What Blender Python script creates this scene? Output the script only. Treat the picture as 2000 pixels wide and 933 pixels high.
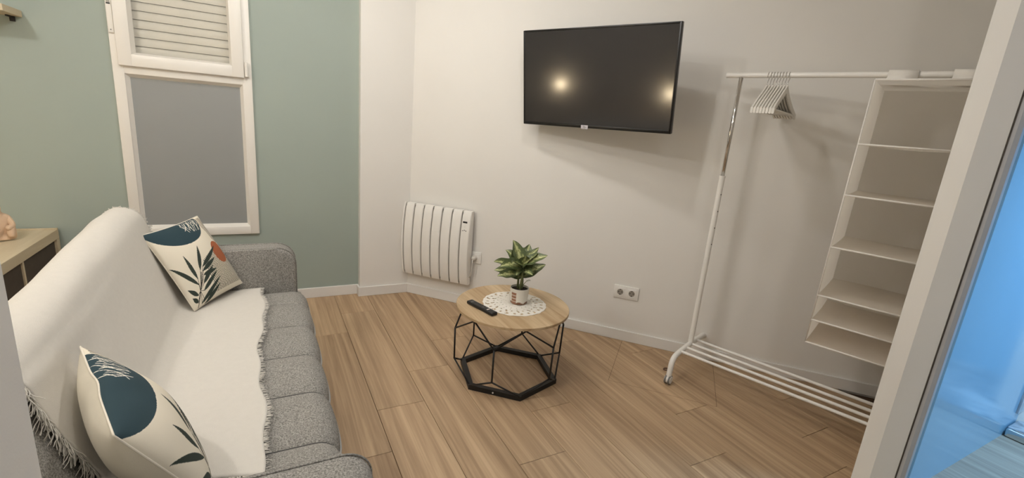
import bpy, bmesh, math, random
import numpy as np
from mathutils import Vector, Matrix, noise

for o in list(bpy.data.objects):
    bpy.data.objects.remove(o)
SC = bpy.context.scene
COL = SC.collection
PI = math.pi

# ------------------------------------------------------------------ camera
camd = bpy.data.cameras.new('camera')
cam = bpy.data.objects.new('camera', camd)
COL.objects.link(cam)
camd.sensor_fit = 'HORIZONTAL'
camd.sensor_width = 36.0
camd.lens = 36.0 * 905.0 / 2000.0
camd.clip_start = 0.02
R = ((0.88417023, -0.04047917, 0.46540782),
     (-0.45982342, -0.25133052, 0.85170147),
     (0.08249502, -0.9670545, -0.24083223))
cam.matrix_world = Matrix(((R[0][0], -R[0][1], -R[0][2], 0.0),
                           (R[1][0], -R[1][1], -R[1][2], 0.0),
                           (R[2][0], -R[2][1], -R[2][2], 1.29),
                           (0, 0, 0, 1)))
SC.camera = cam

# ------------------------------------------------------------------ world, lights, exposure
W = bpy.data.worlds.new('world')
SC.world = W
W.use_nodes = True
W.node_tree.nodes['Background'].inputs[0].default_value = (0.02, 0.022, 0.025, 1)
W.node_tree.nodes['Background'].inputs[1].default_value = 0.3
SC.view_settings.view_transform = 'Standard'
SC.view_settings.look = 'None'
SC.view_settings.gamma = 1.0
SC.view_settings.exposure = 0.0
SC.view_settings.use_curve_mapping = False


def lamp(name, loc, power, color, size=0.1, kind='DISK', spread=180):
    d = bpy.data.lights.new(name, 'AREA')
    d.shape = kind
    d.size = size
    d.energy = power
    d.color = color
    d.spread = math.radians(spread)
    o = bpy.data.objects.new(name, d)
    o.location = loc
    COL.objects.link(o)
    return o


def bulb(name, loc, power, color, r=0.045):
    d = bpy.data.lights.new(name, 'POINT')
    d.energy = power
    d.color = color
    d.shadow_soft_size = r
    o = bpy.data.objects.new(name, d)
    o.location = loc
    COL.objects.link(o)
    return o


WARM = (1.0, 0.972, 0.938)
lamp('ceiling_downlight', (0.48, 2.36, 2.42), 5.0, WARM, 0.09)
lamp('ceiling_downlight', (0.83, 1.50, 2.42), 5.0, WARM, 0.09)
bulb('ceiling_and_fill_bulb', (-0.02, 2.20, 2.36), 7.0, WARM)
bulb('ceiling_and_fill_bulb', (-0.02, 1.30, 2.36), 14.5, WARM)
bulb('ceiling_and_fill_bulb', (-1.35, 1.55, 2.36), 28.0, WARM)  # unseen fill bulb added on the left to brighten the TV wall
bulb('ceiling_and_fill_bulb', (-0.05, -0.80, 2.36), 14.0, WARM, 0.12)  # fill bulb added behind the camera to even out the walls
lamp('bathroom_light', (2.95, -0.25, 2.40), 31.0, (0.42, 0.70, 1.0), 0.35, 'DISK', 112)

# ------------------------------------------------------------------ helpers


def lin(c):
    return tuple(((x / 255) / 12.92 if x / 255 <= 0.04045 else ((x / 255 + 0.055) / 1.055) ** 2.4) for x in c)


def new_mat(name):
    m = bpy.data.materials.new(name)
    m.use_nodes = True
    nt = m.node_tree
    return m, nt, nt.nodes['Principled BSDF']


def mat(name, srgb, rough=0.5, metal=0.0, var=0.0, vscale=40.0, bump=0.0, bscale=200.0, spec=0.5, emit=None, coat=0.0):
    m, nt, b = new_mat(name)
    c = lin(srgb)
    b.inputs['Base Color'].default_value = (*c, 1)
    b.inputs['Roughness'].default_value = rough
    b.inputs['Metallic'].default_value = metal
    b.inputs['Specular IOR Level'].default_value = spec
    b.inputs['Coat Weight'].default_value = coat
    if emit:
        b.inputs['Emission Color'].default_value = (*emit[0], 1)
        b.inputs['Emission Strength'].default_value = emit[1]
    if var or bump:
        tc = nt.nodes.new('ShaderNodeTexCoord')
    if var:
        n = nt.nodes.new('ShaderNodeTexNoise')
        n.inputs['Scale'].default_value = vscale
        n.inputs['Detail'].default_value = 4
        r = nt.nodes.new('ShaderNodeValToRGB')
        r.color_ramp.elements[0].position = 0.3
        r.color_ramp.elements[1].position = 0.7
        r.color_ramp.elements[0].color = (*[x * (1 - var) for x in c], 1)
        r.color_ramp.elements[1].color = (*[min(1, x * (1 + var)) for x in c], 1)
        nt.links.new(tc.outputs['Object'], n.inputs['Vector'])
        nt.links.new(n.outputs['Fac'], r.inputs['Fac'])
        nt.links.new(r.outputs['Color'], b.inputs['Base Color'])
    if bump:
        n2 = nt.nodes.new('ShaderNodeTexNoise')
        n2.inputs['Scale'].default_value = bscale
        n2.inputs['Detail'].default_value = 3
        bp = nt.nodes.new('ShaderNodeBump')
        bp.inputs['Strength'].default_value = bump
        bp.inputs['Distance'].default_value = 0.002
        nt.links.new(tc.outputs['Object'], n2.inputs['Vector'])
        nt.links.new(n2.outputs['Fac'], bp.inputs['Height'])
        nt.links.new(bp.outputs['Normal'], b.inputs['Normal'])
    return m


def wood(name, base, dark, scale=(34, 1.6, 34), rough=0.45, rand=0.0, rot=0.0, contrast=(0.32, 0.72), coat=0.0):
    """long-grained wood; grain runs along Y (or turned by rot)"""
    m, nt, b = new_mat(name)
    L = nt.links.new
    geo = nt.nodes.new('ShaderNodeNewGeometry')
    oi = nt.nodes.new('ShaderNodeObjectInfo')
    mp = nt.nodes.new('ShaderNodeMapping')
    mp.inputs['Scale'].default_value = scale
    mp.inputs['Rotation'].default_value = (0, 0, rot)
    cx = nt.nodes.new('ShaderNodeCombineXYZ')
    mu = nt.nodes.new('ShaderNodeMath'); mu.operation = 'MULTIPLY'; mu.inputs[1].default_value = 37.0 if rand else 0.0
    L(oi.outputs['Random'], mu.inputs[0])
    L(mu.outputs[0], cx.inputs['Y'])
    L(mu.outputs[0], cx.inputs['Z'])
    add = nt.nodes.new('ShaderNodeVectorMath'); add.operation = 'ADD'
    L(geo.outputs['Position'], add.inputs[0])
    L(cx.outputs[0], add.inputs[1])
    L(add.outputs[0], mp.inputs['Vector'])
    n = nt.nodes.new('ShaderNodeTexNoise')
    n.inputs['Scale'].default_value = 1.0
    n.inputs['Detail'].default_value = 6
    n.inputs['Roughness'].default_value = 0.62
    n.inputs['Distortion'].default_value = 0.7
    L(mp.outputs[0], n.inputs['Vector'])
    n2 = nt.nodes.new('ShaderNodeTexNoise')
    n2.inputs['Scale'].default_value = 0.28
    n2.inputs['Detail'].default_value = 3
    n2.inputs['Distortion'].default_value = 1.2
    L(mp.outputs[0], n2.inputs['Vector'])
    mx = nt.nodes.new('ShaderNodeMath'); mx.operation = 'MULTIPLY_ADD'
    mx.inputs[1].default_value = 0.55
    mm = nt.nodes.new('ShaderNodeMath'); mm.operation = 'MULTIPLY'; mm.inputs[1].default_value = 0.45
    L(n2.outputs['Fac'], mm.inputs[0])
    L(n.outputs['Fac'], mx.inputs[0])
    L(mm.outputs[0], mx.inputs[2])
    r = nt.nodes.new('ShaderNodeValToRGB')
    r.color_ramp.elements[0].position = contrast[0]
    r.color_ramp.elements[1].position = contrast[1]
    r.color_ramp.elements[0].color = (*lin(dark), 1)
    r.color_ramp.elements[1].color = (*lin(base), 1)
    L(mx.outputs[0], r.inputs['Fac'])
    hv = nt.nodes.new('ShaderNodeHueSaturation')
    mr = nt.nodes.new('ShaderNodeMapRange')
    mr.inputs['To Min'].default_value = 1.0 - rand
    mr.inputs['To Max'].default_value = 1.0 + rand
    L(oi.outputs['Random'], mr.inputs['Value'])
    L(mr.outputs[0], hv.inputs['Value'])
    L(r.outputs['Color'], hv.inputs['Color'])
    L(hv.outputs['Color'], b.inputs['Base Color'])
    b.inputs['Roughness'].default_value = rough
    b.inputs['Coat Weight'].default_value = coat
    bp = nt.nodes.new('ShaderNodeBump')
    bp.inputs['Strength'].default_value = 0.12
    bp.inputs['Distance'].default_value = 0.001
    L(mx.outputs[0], bp.inputs['Height'])
    L(bp.outputs['Normal'], b.inputs['Normal'])
    return m


def attr_mat(name, attr, rough=0.9, bump=0.0, bscale=900.0):
    m, nt, b = new_mat(name)
    a = nt.nodes.new('ShaderNodeAttribute')
    a.attribute_name = attr
    nt.links.new(a.outputs['Color'], b.inputs['Base Color'])
    b.inputs['Roughness'].default_value = rough
    if bump:
        tc = nt.nodes.new('ShaderNodeTexCoord')
        n2 = nt.nodes.new('ShaderNodeTexNoise')
        n2.inputs['Scale'].default_value = bscale
        bp = nt.nodes.new('ShaderNodeBump')
        bp.inputs['Strength'].default_value = bump
        bp.inputs['Distance'].default_value = 0.001
        nt.links.new(tc.outputs['Object'], n2.inputs['Vector'])
        nt.links.new(n2.outputs['Fac'], bp.inputs['Height'])
        nt.links.new(bp.outputs['Normal'], b.inputs['Normal'])
    return m


ROOTM = {}


def thing(name, label, cat, loc=(0, 0, 0), rot=None, group=None, kind=None):
    o = bpy.data.objects.new(name, None)
    o.empty_display_size = 0.1
    COL.objects.link(o)
    M = Matrix.Translation(Vector(loc))
    if rot is not None:
        M = M @ rot.to_4x4()
    o.matrix_basis = M
    ROOTM[o] = M
    if label:
        o['label'] = label
    if cat:
        o['category'] = cat
    if group:
        o['group'] = group
    if kind:
        o['kind'] = kind
    return o


def emit_mesh(name, bm, m, parent=None, smooth=False, world=True, label=None, kind=None, cat=None, group=None, auto=None):
    """link bmesh as one object; world coordinates are brought into the thing's own frame"""
    base = None
    if parent is not None:
        M = ROOTM[parent]
        if world:
            bm.transform(M.inverted())
    else:
        M = Matrix.Identity(4)
        if world:
            xs = [v.co for v in bm.verts]
            lo = Vector((min(c.x for c in xs), min(c.y for c in xs), min(c.z for c in xs)))
            hi = Vector((max(c.x for c in xs), max(c.y for c in xs), max(c.z for c in xs)))
            base = Vector(((lo.x + hi.x) / 2, (lo.y + hi.y) / 2, lo.z))
            bm.transform(Matrix.Translation(-base))
            M = Matrix.Translation(base)
    me = bpy.data.meshes.new(name)
    bm.normal_update()
    bm.to_mesh(me)
    bm.free()
    me.materials.append(m)
    if smooth:
        for p in me.polygons:
            p.use_smooth = True
        if auto:
            me.set_sharp_from_angle(angle=math.radians(auto))
    o = bpy.data.objects.new(name, me)
    COL.objects.link(o)
    if parent is not None:
        o.parent = parent
    elif base is not None:
        o.location = base
    ROOTM[o] = M
    if label:
        o['label'] = label
    if kind:
        o['kind'] = kind
    if cat:
        o['category'] = cat
    if group:
        o['group'] = group
    return o


def B():
    return bmesh.new()


def box(bm, lo, hi, bev=0.0, seg=2, M=None):
    lo = Vector(lo); hi = Vector(hi)
    r = bmesh.ops.create_cube(bm, size=1.0)
    vs = r['verts']
    s = hi - lo
    c = (hi + lo) / 2
    for v in vs:
        v.co = Vector((v.co.x * s.x + c.x, v.co.y * s.y + c.y, v.co.z * s.z + c.z))
    if bev > 0:
        es = list({e for v in vs for e in v.link_edges})
        rr = bmesh.ops.bevel(bm, geom=es, offset=bev, segments=seg, profile=0.5, affect='EDGES')
        vs = list({v for f in rr['faces'] for v in f.verts} | {v for v in vs if v.is_valid})
    if M is not None:
        bmesh.ops.transform(bm, matrix=M, verts=vs)
    return vs


def tube(bm, pts, r, seg=10, cap=True, closed=False):
    """swept tube; r is a number or a list"""
    pts = [Vector(p) for p in pts]
    n = len(pts)
    rs = r if isinstance(r, (list, tuple)) else [r] * n
    rings = []
    prev = None
    for i, p in enumerate(pts):
        if closed:
            t = (pts[(i + 1) % n] - pts[i - 1])
        elif i == 0:
            t = pts[1] - p
        elif i == n - 1:
            t = p - pts[i - 1]
        else:
            t = (pts[i + 1] - p).normalized() + (p - pts[i - 1]).normalized()
        t = t.normalized()
        if prev is None:
            a = Vector((0, 0, 1)) if abs(t.z) < 0.9 else Vector((1, 0, 0))
            x = t.cross(a).normalized()
        else:
            x = (prev - t * prev.dot(t)).normalized()
        prev = x
        y = t.cross(x)
        rings.append([bm.verts.new(p + (x * math.cos(2 * PI * k / seg) + y * math.sin(2 * PI * k / seg)) * rs[i]) for k in range(seg)])
    m = n if closed else n - 1
    for i in range(m):
        a = rings[i]; b = rings[(i + 1) % n]
        for k in range(seg):
            bm.faces.new((a[k], a[(k + 1) % seg], b[(k + 1) % seg], b[k]))
    if cap and not closed:
        bm.faces.new(list(reversed(rings[0])))
        bm.faces.new(rings[-1])


def arc_pts(pts, rad, n=5):
    """round the corners of a polyline"""
    pts = [Vector(p) for p in pts]
    out = [pts[0]]
    for i in range(1, len(pts) - 1):
        p = pts[i]
        a = (pts[i - 1] - p); b = (pts[i + 1] - p)
        d = min(rad, a.length * 0.49, b.length * 0.49)
        p0 = p + a.normalized() * d
        p1 = p + b.normalized() * d
        for k in range(n + 1):
            t = k / n
            out.append(p0 * (1 - t) ** 2 + p * 2 * t * (1 - t) + p1 * t * t)
    out.append(pts[-1])
    return out


def lathe(bm, prof, seg=32, c=(0, 0, 0), M=None, close=True):
    rings = []
    for (r, z) in prof:
        if r < 1e-6:
            v = bm.verts.new((c[0], c[1], c[2] + z))
            rings.append([v])
        else:
            rings.append([bm.verts.new((c[0] + r * math.cos(2 * PI * k / seg), c[1] + r * math.sin(2 * PI * k / seg), c[2] + z)) for k in range(seg)])
    for a, b in zip(rings, rings[1:]):
        if len(a) == 1 and len(b) == 1:
            continue
        for k in range(seg):
            k2 = (k + 1) % seg
            if len(a) == 1:
                bm.faces.new((a[0], b[k2], b[k]))
            elif len(b) == 1:
                bm.faces.new((a[k], a[k2], b[0]))
            else:
                bm.faces.new((a[k], a[k2], b[k2], b[k]))
    vs = [v for r in rings for v in r]
    if M is not None:
        bmesh.ops.transform(bm, matrix=M, verts=vs)
    bmesh.ops.recalc_face_normals(bm, faces=list({f for v in vs for f in v.link_faces}))


def grid(bm, fn, nu, nv):
    """surface from fn(u,v), u and v in 0..1"""
    vs = [[bm.verts.new(fn(i / nu, j / nv)) for j in range(nv + 1)] for i in range(nu + 1)]
    for i in range(nu):
        for j in range(nv):
            bm.faces.new((vs[i][j], vs[i + 1][j], vs[i + 1][j + 1], vs[i][j + 1]))
    return vs


def prism(bm, outline, lo, hi, axis='y'):
    """extrude a closed 2D outline; axis y: outline is (x,z)"""
    def P(a, b, t):
        if axis == 'y':
            return (a, t, b)
        if axis == 'x':
            return (t, a, b)
        return (a, b, t)
    A = [bm.verts.new(P(a, b, lo)) for a, b in outline]
    Bv = [bm.verts.new(P(a, b, hi)) for a, b in outline]
    n = len(outline)
    fs = [bm.faces.new(A), bm.faces.new(list(reversed(Bv)))]
    for i in range(n):
        fs.append(bm.faces.new((A[i], Bv[i], Bv[(i + 1) % n], A[(i + 1) % n])))
    bmesh.ops.recalc_face_normals(bm, faces=fs)


def copy_tree(o):
    c = o.copy()
    COL.objects.link(c)
    for ch in o.children:
        d = ch.copy(); COL.objects.link(d); d.parent = c
        for g in ch.children:
            e = g.copy(); COL.objects.link(e); e.parent = d
    return c


# ------------------------------------------------------------------ materials
M_white = mat('white_wall_paint', (236, 233, 227), 0.65, bump=0.08, bscale=260, var=0.012, vscale=3)
M_green = mat('sage_wall_paint', (160, 171, 162), 0.65, bump=0.08, bscale=260, var=0.02, vscale=2)
M_ceil = mat('ceiling_paint', (238, 236, 232), 0.8, bump=0.03, bscale=200)
M_base = mat('white_baseboard', (232, 229, 224), 0.4, var=0.01, vscale=5)
M_floor = wood('floor_wood', (200, 171, 136), (138, 110, 82), scale=(50, 1.3, 50), rough=0.5, rand=0.05, contrast=(0.31, 0.66))
M_joint = mat('dark_joint', (78, 58, 40), 0.9, var=0.1)
M_upvc = mat('white_window_plastic', (238, 234, 226), 0.35, var=0.008, vscale=6)
M_slat = mat('shutter_slat', (226, 223, 212), 0.5, var=0.02, vscale=9)
M_frost = mat('grey_frosted_glass', (148, 150, 148), 0.38, var=0.02, vscale=3, spec=0.5)
M_dark = mat('black_plastic', (22, 21, 20), 0.4, var=0.05)
M_grey = mat('grey_plastic', (120, 118, 114), 0.5, var=0.03)
M_whitemetal = mat('white_enamel', (241, 238, 232), 0.35, var=0.008, vscale=12)
M_chrome = mat('chrome', (215, 212, 208), 0.12, 1.0, var=0.01)
M_screen = mat('black_screen', (42, 41, 41), 0.10, spec=0.55, var=0.02, vscale=3)
M_bezel = mat('black_bezel', (14, 13, 13), 0.3, var=0.05)
M_blackmetal = mat('black_powder_coat', (20, 19, 18), 0.5, bump=0.1, bscale=500, var=0.05)
M_oak = wood('light_oak_top', (208, 184, 148), (166, 136, 98), scale=(22, 1.6, 22), rough=0.5, rot=0.95, contrast=(0.38, 0.62))
M_oak2 = wood('pale_oak_board', (214, 200, 172), (194, 176, 144), scale=(24, 2.0, 24), rough=0.5)
M_brown = mat('dark_brown_insert', (70, 58, 48), 0.7, var=0.12, vscale=30)
M_lace = mat('white_crochet', (240, 235, 225), 0.9, bump=0.5, bscale=700, var=0.05, vscale=300)
M_hanger = mat('white_lacquered_wood', (230, 226, 217), 0.4, var=0.01)
M_fabric = mat('white_organiser_fabric', (232, 227, 219), 0.9, bump=0.25, bscale=900, var=0.02, vscale=20)
def translucent(m, col, fac):
    nt = m.node_tree
    b = nt.nodes['Principled BSDF']; out = nt.nodes['Material Output']
    t = nt.nodes.new('ShaderNodeBsdfTranslucent'); t.inputs[0].default_value = (*lin(col), 1)
    mx = nt.nodes.new('ShaderNodeMixShader'); mx.inputs[0].default_value = fac
    nt.links.new(b.outputs[0], mx.inputs[1]); nt.links.new(t.outputs[0], mx.inputs[2]); nt.links.new(mx.outputs[0], out.inputs[0])


M_binding = mat('white_fabric_binding', (236, 231, 223), 0.9, bump=0.2, bscale=900, var=0.02, vscale=20)
translucent(M_fabric, (246, 242, 235), 0.62)
M_soil = mat('dark_soil', (44, 34, 26), 1.0, bump=0.8, bscale=300, var=0.4, vscale=160)
M_stem = mat('green_stem', (122, 128, 84), 0.6, var=0.15, vscale=60)
M_tan = mat('beige_ceramic', (216, 186, 156), 0.55, var=0.05, vscale=30)
M_rubber = mat('brown_rubber', (96, 68, 54), 0.6, var=0.05)
M_cable = mat('white_cable', (214, 208, 198), 0.5, var=0.01)


def sofa_mat():
    m, nt, b = new_mat('grey_melange_fabric')
    L = nt.links.new
    tc = nt.nodes.new('ShaderNodeTexCoord')
    n = nt.nodes.new('ShaderNodeTexNoise'); n.inputs['Scale'].default_value = 260; n.inputs['Detail'].default_value = 3
    n.inputs['Roughness'].default_value = 0.7
    L(tc.outputs['Object'], n.inputs['Vector'])
    r = nt.nodes.new('ShaderNodeValToRGB')
    r.color_ramp.elements[0].position = 0.36; r.color_ramp.elements[0].color = (*lin((106, 104, 100)), 1)
    r.color_ramp.elements[1].position = 0.66; r.color_ramp.elements[1].color = (*lin((178, 174, 167)), 1)
    L(n.outputs['Fac'], r.inputs['Fac'])
    L(r.outputs['Color'], b.inputs['Base Color'])
    b.inputs['Roughness'].default_value = 0.95
    b.inputs['Specular IOR Level'].default_value = 0.2
    bp = nt.nodes.new('ShaderNodeBump'); bp.inputs['Strength'].default_value = 0.5; bp.inputs['Distance'].default_value = 0.002
    L(n.outputs['Fac'], bp.inputs['Height']); L(bp.outputs['Normal'], b.inputs['Normal'])
    return m


M_sofa = sofa_mat()
M_seam = mat('sofa_seam', (78, 77, 76), 0.95, var=0.1, vscale=200)
M_piping = mat('sofa_piping', (168, 166, 162), 0.9, var=0.1, vscale=300)
M_throw = mat('white_throw_weave', (212, 207, 198), 0.95, bump=0.35, bscale=420, var=0.015, vscale=60, spec=0.2)


def glass_mat():
    m = bpy.data.materials.new('clear_window_glass')
    m.use_nodes = True
    nt = m.node_tree
    nt.nodes.clear()
    out = nt.nodes.new('ShaderNodeOutputMaterial')
    mix = nt.nodes.new('ShaderNodeMixShader')
    tr = nt.nodes.new('ShaderNodeBsdfTransparent'); tr.inputs[0].default_value = (0.96, 0.955, 0.945, 1)
    gl = nt.nodes.new('ShaderNodeBsdfGlossy'); gl.inputs['Roughness'].default_value = 0.02
    lw = nt.nodes.new('ShaderNodeLayerWeight')
    pw = nt.nodes.new('ShaderNodeMath'); pw.operation = 'POWER'; pw.inputs[1].default_value = 5.0
    fr = nt.nodes.new('ShaderNodeMath'); fr.operation = 'MULTIPLY_ADD'; fr.inputs[1].default_value = 0.9; fr.inputs[2].default_value = 0.03
    nt.links.new(lw.outputs['Facing'], pw.inputs[0]); nt.links.new(pw.outputs[0], fr.inputs[0])
    nt.links.new(fr.outputs[0], mix.inputs[0]); nt.links.new(tr.outputs[0], mix.inputs[1]); nt.links.new(gl.outputs[0], mix.inputs[2])
    nt.links.new(mix.outputs[0], out.inputs[0])
    return m


M_glass = glass_mat()


def leaf_mat():
    m, nt, b = new_mat('variegated_leaf')
    L = nt.links.new
    uv = nt.nodes.new('ShaderNodeUVMap'); uv.uv_map = 'leaf'
    sp = nt.nodes.new('ShaderNodeSeparateXYZ'); L(uv.outputs[0], sp.inputs[0])
    sb = nt.nodes.new('ShaderNodeMath'); sb.operation = 'SUBTRACT'; sb.inputs[1].default_value = 0.5; L(sp.outputs['X'], sb.inputs[0])
    ab = nt.nodes.new('ShaderNodeMath'); ab.operation = 'ABSOLUTE'; L(sb.outputs[0], ab.inputs[0])
    n = nt.nodes.new('ShaderNodeTexNoise'); n.inputs['Scale'].default_value = 9; n.inputs['Detail'].default_value = 4
    L(uv.outputs[0], n.inputs['Vector'])
    ma = nt.nodes.new('ShaderNodeMath'); ma.operation = 'MULTIPLY_ADD'; ma.inputs[1].default_value = 0.75
    L(n.outputs['Fac'], ma.inputs[0]); L(ab.outputs[0], ma.inputs[2])
    r = nt.nodes.new('ShaderNodeValToRGB')
    r.color_ramp.elements[0].position = 0.40; r.color_ramp.elements[0].color = (*lin((200, 202, 146)), 1)
    r.color_ramp.elements[1].position = 0.66; r.color_ramp.elements[1].color = (*lin((84, 96, 60)), 1)
    e = r.color_ramp.elements.new(0.54); e.color = (*lin((134, 142, 88)), 1)
    L(ma.outputs[0], r.inputs['Fac']); L(r.outputs['Color'], b.inputs['Base Color'])
    b.inputs['Roughness'].default_value = 0.4
    return m


M_leaf = leaf_mat()
M_print = attr_mat('printed_cushion_cotton', 'print', 0.9, bump=0.3)
M_pot = attr_mat('glazed_pot', 'print', 0.3)

# bathroom materials
M_bwall = mat('glossy_bathroom_panel', (150, 194, 224), 0.12, var=0.012, vscale=3, spec=0.5)
M_bfloor = wood('bathroom_floor_grain', (178, 168, 153), (128, 118, 106), scale=(60, 2.0, 60), rough=0.5, rot=PI / 2 + 0.25)


def marble_mat():
    m, nt, b = new_mat('grey_marble')
    L = nt.links.new
    tc = nt.nodes.new('ShaderNodeTexCoord')
    n = nt.nodes.new('ShaderNodeTexNoise'); n.inputs['Scale'].default_value = 4; n.inputs['Detail'].default_value = 5; n.inputs['Distortion'].default_value = 1.6
    L(tc.outputs['Object'], n.inputs['Vector'])
    r = nt.nodes.new('ShaderNodeValToRGB')
    r.color_ramp.elements[0].position = 0.35; r.color_ramp.elements[0].color = (*lin((70, 80, 96)), 1)
    r.color_ramp.elements[1].position = 0.62; r.color_ramp.elements[1].color = (*lin((190, 198, 206)), 1)
    L(n.outputs['Fac'], r.inputs['Fac']); L(r.outputs['Color'], b.inputs['Base Color'])
    b.inputs['Roughness'].default_value = 0.2
    return m


M_marble = marble_mat()

# ------------------------------------------------------------------ setting: walls
GY = 3.302                                   # sage wall
P0 = Vector((0.901, 3.255, 0.0))             # corner where the TV wall starts
D = Vector((0.674, -0.739, 0.0)).normalized()
N = Vector((D.y, -D.x, 0.0))                 # into the room
CH = 2.46


def WP(a, off=0.0, z=0.0):
    """point on (or off) the TV wall: a along it"""
    return P0 + D * a + N * off + Vector((0, 0, z))


WM = Matrix(((D.x, N.x, 0, P0.x), (D.y, N.y, 0, P0.y), (0, 0, 1, 0), (0, 0, 0, 1)))   # local (along, off, z)


def struct(name, bm, m, parent=None, smooth=False):
    return emit_mesh(name, bm, m, parent, smooth, kind=None if parent else 'structure')


bm = B(); box(bm, (-3.3, -1.9, -0.15), (4.2, 3.45, -0.013)); FLOOR = struct('floor', bm, M_joint)
bm = B(); box(bm, (-3.3, -1.9, CH), (4.2, 3.6, CH + 0.1)); struct('ceiling', bm, M_ceil)
# sage wall with the opening of the window
WX0, WX1, WZ0, WZ1 = -0.692, -0.046, 0.474, 2.06
bm = B()
box(bm, (-3.3, GY, -0.1), (WX0 + 0.01, GY + 0.2, CH))
box(bm, (WX1 - 0.01, GY, -0.1), (0.585, GY + 0.2, CH))
box(bm, (WX0 + 0.01, GY, -0.1), (WX1 - 0.01, GY + 0.2, WZ0 + 0.01))
box(bm, (WX0 + 0.01, GY, WZ1 - 0.01), (WX1 - 0.01, GY + 0.2, CH))
struct('wall_back', bm, M_green)
bm = B(); box(bm, (0.567, 3.242, -0.1), (0.98, GY + 0.2, CH)); struct('wall_corner', bm, M_white)
bm = B(); box(bm, (0.0, -0.16, -0.1), (3.75, 0.0, CH), M=WM); struct('wall_right', bm, M_white)
bm = B(); box(bm, (-3.25, -1.9, -0.1), (-3.1, 3.45, CH)); struct('wall_left', bm, M_white)
bm = B(); box(bm, (-3.2, -1.85, -0.1), (4.1, -1.7, CH)); struct('wall_front', bm, M_white)
bm = B(); box(bm, (-3.15, 0.54, -0.1), (-0.2589, 0.68, CH)); struct('wall_entry', bm, M_white)
# partition that ends beside the clothes rack, with the splayed casing of the bathroom doorway
bm = B(); prism(bm, [(2.000, 0.652), (2.045, 0.597), (2.19, 0.612), (3.95, 0.612), (3.95, 0.708), (2.000, 0.708)], -0.1, CH, 'z'); struct('wall_partition', bm, M_white)
bm = B(); box(bm, (2.185, 0.596, -0.1), (4.0, 0.6118, CH)); struct('wall_bathroom', bm, M_bwall)
bm = B(); box(bm, (1.90, -1.75, -0.1), (2.0, -0.28, CH)); struct('wall_passage', bm, M_white)
bm = B(); box(bm, (3.95, -1.75, -0.1), (4.1, 0.7, CH)); struct('wall_shower', bm, M_bwall)
# aluminium profile with a dark gasket in the doorway
DR = thing('door_1', None, None, (2.055, 0.585, 0.0), kind='structure')
bm = B(); prism(bm, [(2.047, 0.5945), (2.050, 0.584), (2.060, 0.574), (2.080, 0.574), (2.080, 0.598)], 0.0, CH - 0.002, 'z'); emit_mesh('door_profile', bm, mat('pale_aluminium', (188, 189, 192), 0.4, 0.2, var=0.02), DR)
bm = B(); prism(bm, [(2.0445, 0.5962), (2.0462, 0.5925), (2.050, 0.5950), (2.049, 0.5975)], 0.0, CH - 0.002, 'z'); emit_mesh('gasket', bm, mat('dark_gasket', (70, 64, 58), 0.7, var=0.05), DR)

# baseboards
bm = B(); box(bm, (-3.05, GY - 0.013, 0.0), (0.566, GY, 0.072), bev=0.003); struct('baseboard_back', bm, M_base)
bm = B(); box(bm, (0.555, 3.229, 0.0), (0.905, 3.242, 0.070), bev=0.003); box(bm, (0.555, 3.2425, 0.0), (0.5668, GY - 0.0135, 0.070), bev=0.002); struct('baseboard_corner', bm, M_base)
bm = B(); box(bm, (0.004, 0.0, 0.0), (3.4, 0.013, 0.069), bev=0.003, M=WM); struct('baseboard_right', bm, M_base)

# floor planks: each one a piece of the floor
PW = 0.2175
JOINT = {-1: 1.565, 0: 1.85, 1: 2.124, 2: 1.31, 3: 1.595, 4: 0.935, 5: 1.043, 6: 1.327, 7: 0.78, 8: 0.975, 9: 1.21}
rnd = random.Random(4)
planks = {}
for k in range(-9, 11):
    x0 = 0.40 + PW * k
    j = JOINT.get(k, 0.6 + rnd.random())
    edges = [j + 1.11 * i for i in range(-4, 4)]
    for a, b in zip(edges, edges[1:]):
        lo = max(a, 0.0 if x0 > -0.6 else 0.66); hi = min(b, 3.32)
        if hi - lo < 0.02:
            continue
        if x0 < 2.1 and lo < 0.0:
            lo = 0.0
        # stop short of the corner behind the TV wall
        yw = P0.y - (x0 - P0.x) * 0.739 / 0.674
        hi = min(hi, yw + 0.06) if x0 > 0.9 else hi
        if x0 > 2.0:
            lo = max(lo, 0.64)
        if hi - lo < 0.02:
            continue
        bm = B()
        box(bm, (x0 + 0.0009, lo + 0.0009, -0.012), (x0 + PW - 0.0009, hi - 0.0009, 0.0), bev=0.0009, seg=1)
        emit_mesh('plank', bm, M_floor, FLOOR)
# thin joint lines of a square hatch cut into the planks beside the rack
h1, h2, h3 = Vector((1.996, 2.057, 0)), Vector((1.586, 1.692, 0)), Vector((1.957, 1.297, 0))
h4 = h1 + (h3 - h2)
bm = B()
for a, b in ((h1, h2), (h2, h3), (h3, h4)):
    e = (b - a).normalized(); q = Vector((-e.y, e.x, 0)) * 0.0008
    vs = [bm.verts.new(p + Vector((0, 0, 0.0005))) for p in (a - q, b - q, b + q, a + q)]
    bm.faces.new(vs)
emit_mesh('hatch_joint', bm, M_joint, FLOOR, label='thin dark lines of a square hatch cut into the planks')
# passage floor out of the planked area
bm = B(); box(bm, (-3.1, -1.7, -0.012), (1.95, -0.002, 0.0)); box(bm, (-3.1, 0.0, -0.012), (-1.57, 3.3, -0.0005)); emit_mesh('passage_floor', bm, M_floor, FLOOR)
bm = B(); box(bm, (2.0, -1.7, -0.012), (3.95, 0.6, 0.0)); struct('floor', bm, M_bfloor)

# ------------------------------------------------------------------ window
WIN = thing('window_1', None, None, ((WX0 + WX1) / 2, GY, WZ0), kind='structure')
YF = GY - 0.018                               # front of the fixed frame


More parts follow.
